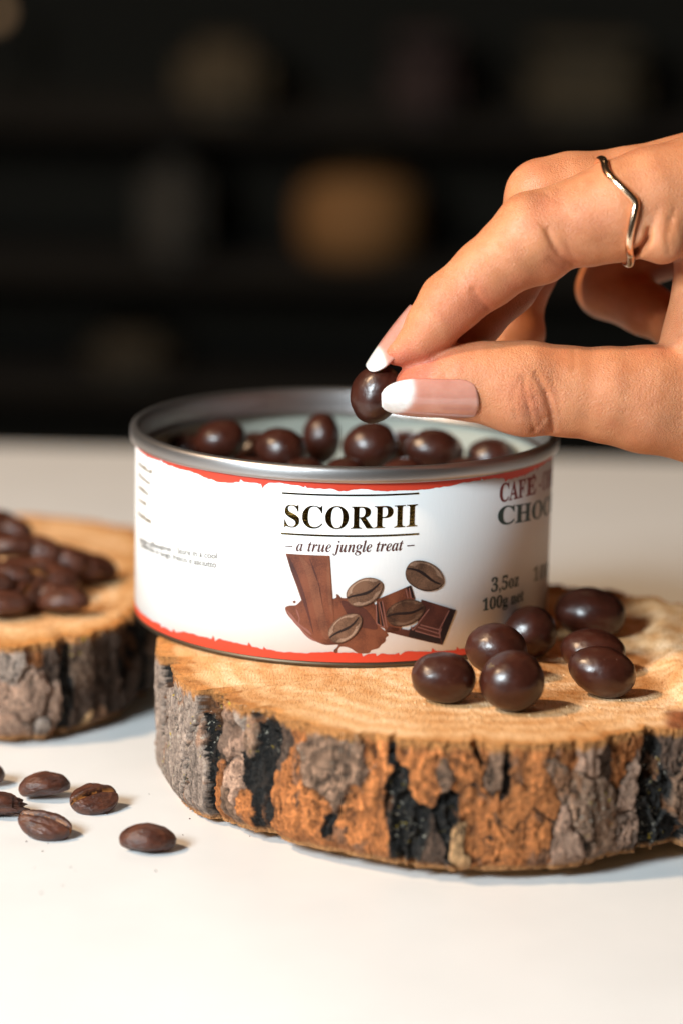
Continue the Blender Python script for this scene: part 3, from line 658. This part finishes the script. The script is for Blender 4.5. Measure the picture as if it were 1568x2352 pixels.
def bean_mesh(L, W, H, seed, broken=False):
    """flat face up, domed back down, an S shaped crease along the flat face"""
    v, f = ICO4; x, y, z = v.T
    s_ = seed*2.3
    flat = np.where(z > 0, .42*z, z)
    prof = (1-.10*np.abs(x)**3)
    cl = .10*np.sin(2.4*x+.4)                               # crease line
    g = np.exp(-((y-cl)/.10)**2)*sstep(-.05, .25, z)
    lips = np.exp(-((np.abs(y-cl)-.26)/.20)**2)*sstep(0, .3, z)*.13
    n = fbm(x*1.6+s_, y*1.6, z*1.6, 3)
    X = x*L*(1+.02*n); Y = y*W*prof*(1+.10*n); Z = (flat+lips-.42*g+.13*n)*H
    Z += .045*H*fbm(x*5+s_, y*9, z*9, 3)
    if broken:
        m = sstep(.35, .9, x); X -= .55*L*m*(.6+.9*fbm(x*4, y*5+s_, z*5, 2)+.35*np.sin(9*y))
    return mesh('coffee_bean', np.stack([X, Y, Z], 1), f, BEAN, True, {'chaff': np.clip(g*1.4, 0, 1)})
def coffee(label, px, py, h, dims, rot, group, seed, zbase=0., broken=False):
    p = Pz(px, py, zbase+h)
    return tag(obj('coffee_bean', bean_mesh(*dims, seed, broken), None, p, Euler([R(a) for a in rot])), label, 'coffee bean', group)
G3 = 'coffee beans scattered on the white table'
coffee('coffee bean alone on the table, domed back up, nearest the large wood slice', 340, 1931, .20, (.56, .40, .33), (180, 3, 4), G3, 1)
coffee('coffee bean lying on its side at the front left, crease along its upper edge', 104, 1891, .27, (.56, .40, .34), (10, 10, -16), G3, 2)
coffee('coffee bean showing orange chaff in its crease, on the table', 217, 1834, .25, (.51, .40, .34), (22, -2, 24), G3, 3)
coffee('domed coffee bean at the back of the scattered group on the table', 103, 1809, .24, (.53, .38, .32), (165, -4, 12), G3, 4)
coffee('broken coffee bean with a jagged end at the left edge of the picture', 2, 1853, .22, (.52, .36, .30), (150, 6, 10), G3, 5, broken=True)
coffee('coffee bean mostly cut off by the left edge, behind the broken one', -38, 1782, .22, (.45, .36, .30), (170, 0, 10), G3, 6)
G4 = 'coffee beans heaped on the smaller wood slice'
for i, (px, py, h, rot, lb) in enumerate((
        (30, 1262, .95, (160, 0, 10), 'large coffee bean on top of the blurred heap'),
        (150, 1290, .62, (200, 14, -16), 'coffee bean sloping down at the right end of the blurred heap'),
        (148, 1386, .28, (170, -6, -8), 'front right coffee bean of the blurred heap'),
        (60, 1362, .40, (30, -20, 60), 'coffee bean with its crease showing at the front of the blurred heap'),
        (8, 1392, .30, (180, 0, 20), 'front left coffee bean of the blurred heap at the picture edge'),
        (100, 1315, .55, (190, 8, 0), 'coffee bean in the middle of the blurred heap'),
        (20, 1330, .62, (160, 0, -10), 'coffee bean under the topmost one in the blurred heap'),
        (-12, 1205, 1.05, (180, 0, 40), 'coffee bean at the back of the blurred heap by the picture edge'),
        (215, 1308, .26, (185, 5, -10), 'outermost coffee bean at the right of the blurred heap'),
        (110, 1372, .22, (185, 5, -30), 'low coffee bean between the two front ones of the blurred heap'),
        (-45, 1300, .7, (185, 5, -30), 'coffee bean beyond the left edge of the blurred heap'),
        (80, 1270, .30, (185, 5, 60), 'coffee bean at the rear foot of the blurred heap'),
        (95, 1268, .85, (175, 12, -20), 'coffee bean lying beside the topmost one of the blurred heap'),
        (-18, 1250, .95, (150, 0, 30), 'coffee bean left of the topmost one in the blurred heap'),
        (50, 1318, .72, (40, 10, 10), 'coffee bean just below the topmost one in the blurred heap'),
        (130, 1335, .42, (190, 8, 25), 'coffee bean above the front right one in the blurred heap'),
        (25, 1220, .9, (180, 10, -20), 'coffee bean at the upper rear of the blurred heap'),
        (-25, 1345, .6, (180, 0, 15), 'coffee bean under the left side of the blurred heap'),
        (185, 1300, .45, (200, 16, -24), 'coffee bean resting on the outermost right one of the blurred heap'))):
    coffee(lb, px, py, h, (.60, .43, .36), rot, G4, 20+i, LT)

# ------------------------------------------------------------------ the hand: one continuous skin grown from an implicit body
H = .036
def J(px, py, Y, r): return (*P(px, py, Y), r)
INDEX = [J(903, 814, -4.30, .20), J(925, 806, -4.32, .285), J(962, 783, -4.34, .42), J(995, 744, -4.34, .525), J(1033, 696, -4.32, .615), J(1117, 627, -4.30, .675), J(1180, 578, -4.28, .735), J(1230, 541, -4.25, .80), J(1290, 519, -4.22, .80), J(1345, 507, -4.2, .885), J(1415, 485, -4.15, .985), J(1500, 462, -4.0, 1.06), J(1630, 446, -3.7, 1.28)]
THUMB = [J(948, 886, -4.28, .34), J(966, 884, -4.30, .46), J(1000, 884, -4.32, .62), J(1060, 878, -4.34, .735), J(1110, 878, -4.34, .79), J(1165, 886, -4.34, .865), J(1215, 891, -4.34, .91), J(1300, 899, -4.32, .885), J(1400, 908, -4.3, .95), J(1480, 917, -4.2, 1.06), J(1620, 926, -3.9, 1.24), J(1800, 945, -3.3, 1.6)]
MIDDLE = [J(1035, 790, -3.3, .42), J(1090, 735, -3.1, .55), J(1162, 655, -2.85, .61), J(1203, 590, -2.7, .65), J(1246, 452, -2.6, .75), J(1310, 438, -2.5, .76), J(1450, 436, -2.3, .86), J(1650, 420, -2.0, 1.2)]
RINGF = [J(1180, 860, -1.4, .46), J(1194, 765, -1.2, .49), J(1190, 695, -1.0, .51), J(1262, 520, -.8, .66), J(1470, 470, -.7, .85), J(1690, 480, -.5, 1.15)]
PINKY = [J(1600, 745, -.6, .44), J(1545, 742, -.5, .5), J(1480, 708, -.2, .56), J(1392, 662, .5, .64), J(1412, 610, .6, .66), J(1560, 545, .7, .8), J(1720, 560, .8, 1.0)]
PALM = [J(1640, 455, -3.6, 1.25), J(1760, 660, -2.9, 1.45), J(1900, 850, -2.4, 2.0), J(2250, 800, -1.4, 2.5), J(2500, 830, -1.2, 2.7)]
PALM2 = [J(1660, 460, -2.0, 1.15), J(1900, 560, -1.4, 2.0), J(2250, 740, -1.2, 2.5)]
PALM3 = [J(1700, 520, -.4, 1.1), J(1900, 650, -.2, 1.9), J(2250, 780, -1.0, 2.4)]
WEB = [J(1720, 610, -3.4, .85), J(1655, 700, -3.55, .95), J(1632, 790, -3.7, .95), J(1620, 870, -3.8, 1.1)]
allp = np.array(INDEX+THUMB+MIDDLE+RINGF+PINKY+PALM+PALM2+PALM3)
lo = (allp[:, :3]-allp[:, 3:]).min(0)-.3; hi = (allp[:, :3]+allp[:, 3:]).max(0)+.3
N = np.ceil((hi-lo)/H).astype(int)+1
AX = [(lo[k]+H*np.arange(N[k])).astype(np.float32) for k in range(3)]
FIELD = np.full(N, 3., np.float32)
def smin(a, b, k):
    h = np.maximum(k-np.abs(a-b), 0)/k; return np.minimum(a, b)-h*h*k*.25
def box(ps, pad):
    ps = np.asarray(ps); a = (ps[:, :3]-ps[:, 3:]).min(0)-pad; b = (ps[:, :3]+ps[:, 3:]).max(0)+pad
    i0 = np.clip(np.floor((a-lo)/H).astype(int), 0, N-1); i1 = np.clip(np.ceil((b-lo)/H).astype(int)+1, 1, N)
    return tuple(slice(p, q) for p, q in zip(i0, i1))
def cone(sl, a, b):
    X, Y, Z = AX[0][sl[0]][:, None, None]-np.float32(a[0]), AX[1][sl[1]][None, :, None]-np.float32(a[1]), AX[2][sl[2]][None, None, :]-np.float32(a[2])
    d = np.array(b[:3], np.float32)-np.array(a[:3], np.float32); L2 = float(d@d)+1e-9
    t = np.clip((X*d[0]+Y*d[1]+Z*d[2])/np.float32(L2), 0, 1)
    return np.sqrt((X-t*d[0])**2+(Y-t*d[1])**2+(Z-t*d[2])**2)-(np.float32(a[3])+t*np.float32(b[3]-a[3]))
def grow(chain, k_in, k_out):
    sl = box(chain, .5); f = np.full(FIELD[sl].shape, 3., np.float32)
    for a, b in zip(chain, chain[1:]):
        s2 = box([a, b], .45)
        s2 = tuple(slice(max(p.start, q.start), min(p.stop, q.stop)) for p, q in zip(s2, sl)); loc = tuple(slice(p.start-q.start, p.stop-q.start) for p, q in zip(s2, sl))
        f[loc] = smin(f[loc], cone(s2, a, b), k_in)
    FIELD[sl] = smin(FIELD[sl], f, k_out)
grow(PALM, .4, .01); grow(PALM2, .4, .8); grow(PALM3, .4, .8)
grow(PINKY, .16, .10); grow(RINGF, .16, .10); grow(MIDDLE, .16, .06)
grow(WEB, .3, .5); grow(INDEX, .14, .06); grow(THUMB, .14, .12)
def lump(px, py, Y, r, k): 
    q = J(px, py, Y, r); sl = box([q], k+.1); FIELD[sl] = smin(FIELD[sl], cone(sl, q, q), k)
lump(1520, 548, -4.75, .50, .30); lump(1475, 545, -4.80, .30, .25)      # flesh pushed up beside the ring
lump(1250, 600, -4.25, .42, .3); lump(1208, 505, -4.2, .42, .4)         # finger joint, inside and outside
lump(1200, 925, -4.6, .55, .35)                                         # thumb knuckle
# creases of the skin on the side towards the light, as grooves along short lines
def crease(pts, Y, depth, wd):
    q = np.array([P(*p, Y) for p in pts]); ps = np.c_[q, np.full(len(q), .25)]
    sl = box(np.vstack([ps+np.array((0, -1.2, 0, 0)), ps+np.array((0, 1.0, 0, 0))]), .1)
    X, Z = AX[0][sl[0]][:, None], AX[2][sl[2]][None, :]; best = np.full((X.shape[0], Z.shape[1]), 9., np.float32)
    for a, b in zip(q, q[1:]):
        d = (b-a)[[0, 2]]; L2 = d@d; u, v_ = X-a[0], Z-a[2]; t = np.clip((u*d[0]+v_*d[1])/L2, 0, 1)
        best = np.minimum(best, np.sqrt((u-t*d[0])**2+(v_-t*d[1])**2))
    g = 1.15*depth*np.exp(-(best/wd)**2)
    yy = AX[1][sl[1]]; m = 1/(1+np.exp((yy-(Y+.75))/.06))
    FIELD[sl] += (g[:, None, :]*m[None, :, None]).astype(np.float32)
YF = -4.95
for pts, dp, wd in (
        ([(1200, 862), (1203, 900), (1212, 940), (1225, 990)], .035, .05), ([(1228, 855), (1250, 895), (1264, 940), (1268, 990)], .055, .05), ([(1215, 905), (1235, 915), (1255, 925)], .02, .04),
        ([(1180, 880), (1176, 915), (1184, 955)], .018, .05), ([(1245, 960), (1235, 975), (1222, 985)], .02, .04), ([(1205, 925), (1222, 940), (1240, 955)], .018, .035),
        ([(1256, 526), (1268, 560), (1290, 592), (1318, 612)], .040, .06), ([(1262, 590), (1280, 606), (1300, 615)], .03, .05),
        ([(1086, 665), (1100, 690), (1122, 712)], .035, .06), ([(1228, 452), (1246, 446), (1262, 452)], .018, .04), ([(1215, 462), (1236, 462), (1258, 470)], .015, .04), ([(1240, 432), (1256, 438)], .015, .04),
        ([(1487, 525), (1484, 548), (1468, 566), (1452, 580)], .10, .055), ([(1484, 545), (1470, 575), (1452, 592)], .10, .06), ([(1535, 500), (1528, 540), (1532, 575)], .03, .06),
        ([(1535, 770), (1500, 782), (1470, 790)], .025, .06), ([(1190, 865), (1190, 900), (1198, 945), (1208, 980)], .014, .035), ([(1262, 860), (1280, 905), (1284, 950)], .012, .03), ([(1216, 870), (1224, 905), (1238, 950)], .016, .03),
        ([(1206, 945), (1230, 958), (1258, 955)], .012, .03), ([(1195, 905), (1215, 915), (1240, 900)], .010, .03), ([(1075, 672), (1092, 700), (1108, 722)], .014, .03), ([(1240, 510), (1262, 548), (1280, 580)], .016, .035), ([(1300, 555), (1312, 585), (1330, 608)], .014, .03),
        ([(1220, 478), (1240, 474), (1262, 484)], .012, .03), ([(1545, 480), (1540, 520), (1546, 560)], .016, .04), ([(1510, 470), (1500, 500), (1490, 520)], .014, .035), ([(1500, 770), (1480, 786), (1440, 796)], .014, .035), ([(1545, 790), (1530, 820)], .012, .04), ([(1320, 812), (1316, 850)], .010, .05)):
    crease(pts, YF, dp, wd)
# surface nets
A = FIELD; ins = A < 0
c0 = [ins[i:N[0]-1+i, j:N[1]-1+j, k:N[2]-1+k] for i in (0, 1) for j in (0, 1) for k in (0, 1)]
anyc = c0[0].copy(); allc = c0[0].copy()
for q in c0[1:]: anyc |= q; allc &= q
act = np.argwhere(anyc & ~allc); idx = np.full(anyc.shape, -1, np.int32); idx[tuple(act.T)] = np.arange(len(act))
corner = [(i, j, k) for i in (0, 1) for j in (0, 1) for k in (0, 1)]
val = [A[act[:, 0]+i, act[:, 1]+j, act[:, 2]+k] for i, j, k in corner]
acc = np.zeros((len(act), 3), np.float32); cnt = np.zeros(len(act), np.float32)
for a in range(8):
    for b in range(a+1, 8):
        ca, cb = np.array(corner[a]), np.array(corner[b])
        if np.abs(ca-cb).sum() != 1: continue
        m = (val[a] < 0) != (val[b] < 0); t = np.where(m, val[a]/np.where(m, val[a]-val[b], 1), 0)
        acc += m[:, None]*(ca+t[:, None]*(cb-ca)); cnt += m
HV = lo+H*(act+acc/cnt[:, None])
quads = []
for ax in range(3):
    o1, o2 = (ax+1) % 3, (ax+2) % 3
    s0 = [slice(1, N[k]-1) for k in range(3)]; s1 = list(s0); s0[ax] = slice(0, N[ax]-1); s1[ax] = slice(1, N[ax])
    ch = np.argwhere(ins[tuple(s0)] != ins[tuple(s1)]); base = np.array([0 if k == ax else 1 for k in range(3)]); ch = ch+base
    sg = ins[tuple(ch.T)]
    def cid(d1, d2):
        q = ch.copy(); q[:, o1] -= d1; q[:, o2] -= d2; return idx[tuple(q.T)]
    q = np.stack([cid(1, 1), cid(0, 1), cid(0, 0), cid(1, 0)], 1); q[~sg] = q[~sg][:, ::-1]; quads.append(q)
quads = np.concatenate(quads); quads = quads[(quads >= 0).all(1)]
# one light smoothing pass
def smooth(V, Q, it, lam=.5):
    for _ in range(it):
        s_ = np.zeros_like(V); n_ = np.zeros(len(V))
        for a, b in ((0, 1), (1, 2), (2, 3), (3, 0)):
            for u, w_ in ((a, b), (b, a)):
                for k in range(3): s_[:, k] += np.bincount(Q[:, u], V[Q[:, w_], k], len(V))
                n_ += np.bincount(Q[:, u], minlength=len(V))
        V = V+lam*(s_/np.maximum(n_, 1)[:, None]-V)
    return V
HV = smooth(HV.astype(float), quads, 3)
# redder skin at the finger ends, in the folds and on the joints
def near(pts, rad):
    d = np.full(len(HV), 9.)
    for p in pts: d = np.minimum(d, np.linalg.norm(HV-P(*p), axis=1))
    return np.exp(-(d/rad)**2)
redm = np.clip(near([(895, 835, -4.6), (925, 838, -4.6), (945, 852, -4.6)], .42)+.8*near([(930, 860, -4.4), (960, 845, -4.5)], .35)+.35*near([(990, 800, -4.7), (1060, 760, -4.7)], .6)+.30*near([(1120, 700, -4.8), (1300, 600, -4.8), (1180, 660, -4.8)], .5)+.3*near([(1500, 780, -4.4), (1250, 980, -4.8)], .4)+.25*near([(1040, 960, -4.8)], .7)+.32*near([(1240, 470, -4.7), (1232, 925, -5.1)], .4)+.3*near([(1210, 400, -3.2), (1050, 690, -4.8)], .5), 0, 1)
redm = np.clip(redm+.34*fbm(HV[:, 0]*1.5, HV[:, 1]*1.5, HV[:, 2]*1.5, 3), 0, 1)
fold = np.clip(near([(1215, 930, -5.1), (1235, 880, -5.1), (1235, 965, -5.0)], .42)+.7*near([(1240, 450, -4.6)], .35)+.35*near([(1560, 900, -4.9), (1480, 900, -5.1), (1560, 990, -4.9)], .6), 0, 1)
sk = NT('skin'); c = sk.co()
rd = sk.attr('red').outputs['Fac']
b0 = sk.ramp(sk.noise(c, 1.6, 4, .6), [(.3, (.52, .188, .080)), (.7, (.66, .275, .128))])
b0 = sk.mix(rd, b0, (.56, .14, .075))
v1 = sk.n('ShaderNodeTexVoronoi', {'Vector': sk.n('ShaderNodeVectorMath', {0: sk.co((1, 1, 1.35), (0, R(20), 0)), 1: sk.n('ShaderNodeVectorMath', {0: sk.n('ShaderNodeTexNoise', {'Vector': c, 'Scale': 4.}).outputs['Color'], 'Scale': .12}, operation='SCALE').outputs[0]}, operation='ADD').outputs[0], 'Scale': 30., 'Smoothness': .3}, feature='SMOOTH_F1').outputs['Distance']
v2 = sk.noise(sk.co((2.6, 1, 1), (0, R(-35), 0)), 15, 4, .6)
v3 = sk.vor(sk.co((1, 1, 1.5), (0, R(35), 0)), 52)
h = sk.math('MULTIPLY', sk.math('ADD', sk.math('ADD', sk.math('MULTIPLY', v1, -1.), sk.math('MULTIPLY', v2, .7)), sk.math('MULTIPLY', v3, -.55)), sk.math('ADD', sk.math('MULTIPLY', sk.noise(c, 1.8, 2), 1.3), sk.math('MULTIPLY', sk.attr('fold').outputs['Fac'], 1.8)))
sk.p(Base_Color=b0, Roughness=sk.ramp(v2, [(.3, (.33, .33, .33)), (.7, (.48, .48, .48))]), Normal=sk.bump(h, .015, .9))
sk.b.inputs['Subsurface Weight'].default_value = .30; sk.b.inputs['Subsurface Radius'].default_value = (1., .35, .18); sk.b.inputs['Subsurface Scale'].default_value = .0032
sk.b.inputs['Specular IOR Level'].default_value = .5
org = P(1480, 850, -4)
person = obj('person', mesh('person', HV-org, quads, sk.m, True, {'red': redm, 'fold': fold}), None, org)
tag(person, 'hand with white tipped nails coming from the right, pinching one chocolate bean', 'person')
def nail(base, tip, nrm, wid, Rc, sheen_slant):
    base, tip, nrm = (np.asarray(q, float) for q in (base, tip, nrm)); ax = tip-base; Ln = np.linalg.norm(ax); ax /= Ln
    nrm = nrm-ax*(nrm@ax); nrm /= np.linalg.norm(nrm); sd = np.cross(ax, nrm)
    nu, nv = 40, 25; V = []; W = []
    for i in range(nu):
        t = i/(nu-1)
        wf = (.55+.45*math.sqrt(max(0, 1-((.2-min(t, .2))/.2)**2)))*(1 if t < .55 else math.sqrt(max(0, 1-((t-.55)/.462)**2))**.82)
        for j in range(nv):
            s_ = -1+2*j/(nv-1); ph = s_*wf*wid/2/Rc
            tt = t*Ln-.05*(1-s_*s_)*(0 if t > .1 else (1-t/.1))
            V.append(base+ax*tt+sd*Rc*math.sin(ph)+nrm*(Rc*(math.cos(ph)-1)-.10*Ln*(t-.35)**2*1.0+.02))
            W.append(1/(1+math.exp(-(t-(.68+.10*s_*s_+sheen_slant*s_))/.014)))  # white tip; its slanted edge also paints in the upper edge's sheen streak
    V = np.array(V); n = len(V)
    V2 = V-nrm*.035
    i, j = np.meshgrid(np.arange(nu-1), np.arange(nv-1), indexing='ij')
    F = np.stack([i*nv+j, (i+1)*nv+j, (i+1)*nv+j+1, i*nv+j+1], -1).reshape(-1, 4)
    bd = [j for j in range(nv)]+[i*nv+nv-1 for i in range(1, nu)]+[(nu-1)*nv+j for j in range(nv-2, -1, -1)]+[i*nv for i in range(nu-2, 0, -1)]
    bd = np.array(bd); nb = np.roll(bd, -1)
    Fs = np.concatenate([F, F[:, ::-1]+n, np.stack([bd, nb, nb+n, bd+n], 1)])
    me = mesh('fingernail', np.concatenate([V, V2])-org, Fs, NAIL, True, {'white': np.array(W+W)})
    bm = bmesh.new(); bm.from_mesh(me); bmesh.ops.recalc_face_normals(bm, faces=bm.faces[:]); bm.to_mesh(me); bm.free()
    return obj('fingernail', me, person)
nl = NT('painted_nail')
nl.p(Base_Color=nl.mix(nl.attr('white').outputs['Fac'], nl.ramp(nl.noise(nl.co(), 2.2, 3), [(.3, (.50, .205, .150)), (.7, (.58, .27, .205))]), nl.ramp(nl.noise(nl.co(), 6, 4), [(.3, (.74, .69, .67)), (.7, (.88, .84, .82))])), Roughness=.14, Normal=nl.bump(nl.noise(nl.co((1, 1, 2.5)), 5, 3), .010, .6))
nl.b.inputs['Coat Weight'].default_value = 1.; nl.b.inputs['Coat Roughness'].default_value = .06
nl.b.inputs['Subsurface Weight'].default_value = .15; nl.b.inputs['Subsurface Scale'].default_value = .002
NAIL = nl.m; THUMB_SHEEN_SLANT = -.11
nail(P(1093, 928, -5.15), P(875, 924, -4.98), (-.10, -1, -.38), .98, .60, THUMB_SHEEN_SLANT)
def imgdir(x, y, toward): return _r*x-_u*y-_f*toward
nail(P(943, 708, -4.28), P(838, 842, -4.22), imgdir(-.77, -.64, .60), .92, .55, 0.)

# ------------------------------------------------------------------ finger ring
RG = NT('gold_ring'); RG.p(Base_Color=(.98, .66, .44, 1), Metallic=1., Roughness=.2)
ca = P(1410, 483, -4.15); ax = P(1345, 507, -4.2)-P(1500, 462, -4.0); ax = -ax/np.linalg.norm(ax)     # towards the hand
e1 = -_f-ax*(-_f@ax); e1 /= np.linalg.norm(e1); e2 = np.cross(ax, e1); e2 *= np.sign(e2@_u)
npth, nsec = 220, 14; th = np.linspace(-math.pi, math.pi, npth, endpoint=False); path = []
def fieldat(p):
    q = (p-lo)/H; i = np.clip(q.astype(int), 0, N-2); fr = q-i; s_ = 0
    for a in (0, 1):
        for b in (0, 1):
            for k in (0, 1): s_ += A[i[0]+a, i[1]+b, i[2]+k]*(fr[0] if a else 1-fr[0])*(fr[1] if b else 1-fr[1])*(fr[2] if k else 1-fr[2])
    return s_
rad = []
for t in th:
    offx = .26*math.exp(-(math.sqrt((t+.05)**2+.008)/.30)**1.3)-.10*math.exp(-((abs(t+.05)-.75)/.35)**2)
    d = e1*math.cos(t)+e2*math.sin(t)
    rr_ = .5
    while fieldat(ca+ax*offx+d*rr_) < .028 and rr_ < 1.22: rr_ += .01
    rad.append((rr_, offx))
rad = np.array(rad); k = np.ones(15)/15
rs = np.convolve(np.r_[rad[-7:, 0], rad[:, 0], rad[:7, 0]], k, 'valid')
path = np.array([ca+ax*o_+(e1*math.cos(t)+e2*math.sin(t))*(r_+.02) for t, r_, o_ in zip(th, rs, rad[:, 1])])
tan = np.roll(path, -1, 0)-np.roll(path, 1, 0); tan /= np.linalg.norm(tan, axis=1)[:, None]
rd_ = path-ca; rd_ -= tan*(rd_*tan).sum(1)[:, None]; rd_ /= np.linalg.norm(rd_, axis=1)[:, None]; bi = np.cross(tan, rd_)
an = np.linspace(0, 2*np.pi, nsec, endpoint=False)
V = (path[:, None]+.080*(np.cos(an)[None, :, None]*rd_[:, None]*.9+np.sin(an)[None, :, None]*bi[:, None])).reshape(-1, 3)
i, j = np.meshgrid(np.arange(npth), np.arange(nsec), indexing='ij'); i2, j2 = (i+1) % npth, (j+1) % nsec
F = np.stack([i*nsec+j, i*nsec+j2, i2*nsec+j2, i2*nsec+j], -1).reshape(-1, 4)
tag(obj('finger_ring', mesh('finger_ring', V-ca, F, RG.m), None, ca), 'thin rose gold ring with a pointed dip, worn on the index finger', 'ring')

# ------------------------------------------------------------------ crumbs
def crumbs(name, label, pts, size, mat):
    v0, f0 = ico(1); V = []; F = []
    for i, (x, y, z) in enumerate(pts):
        q = v0*np.random.default_rng(i).uniform(.5, 1.2, v0.shape)*size*random.uniform(.5, 1.4); V.append(q+np.array((x, y, z+size*.3))); F.append(f0+len(v0)*i)
    tag(obj(name, mesh(name, np.concatenate(V), np.concatenate(F), mat, False)), label, None, None, 'stuff')
rc = np.random.default_rng(5)
crumbs('coffee_crumbs', 'tiny dark coffee crumbs scattered on the white table', [Pz(574, 1921, 0)]+[(rc.normal(-5.5, 2.2), rc.normal(-7, 1.6), 0) for _ in range(26)], .018, BEAN)
def chip_pts(n):
    out = []
    for _ in range(n):
        x, y = rc.normal(3.6, 2.0), rc.normal(-5.9, .9); out.append((x, y, float(main_top(np.array([x]), np.array([y]), 0)[0])))
    return out
crumbs('wood_crumbs', 'pale sawdust crumbs on the large wood slice', chip_pts(60), .022, plain('sawdust', (.72, .50, .28), .8))
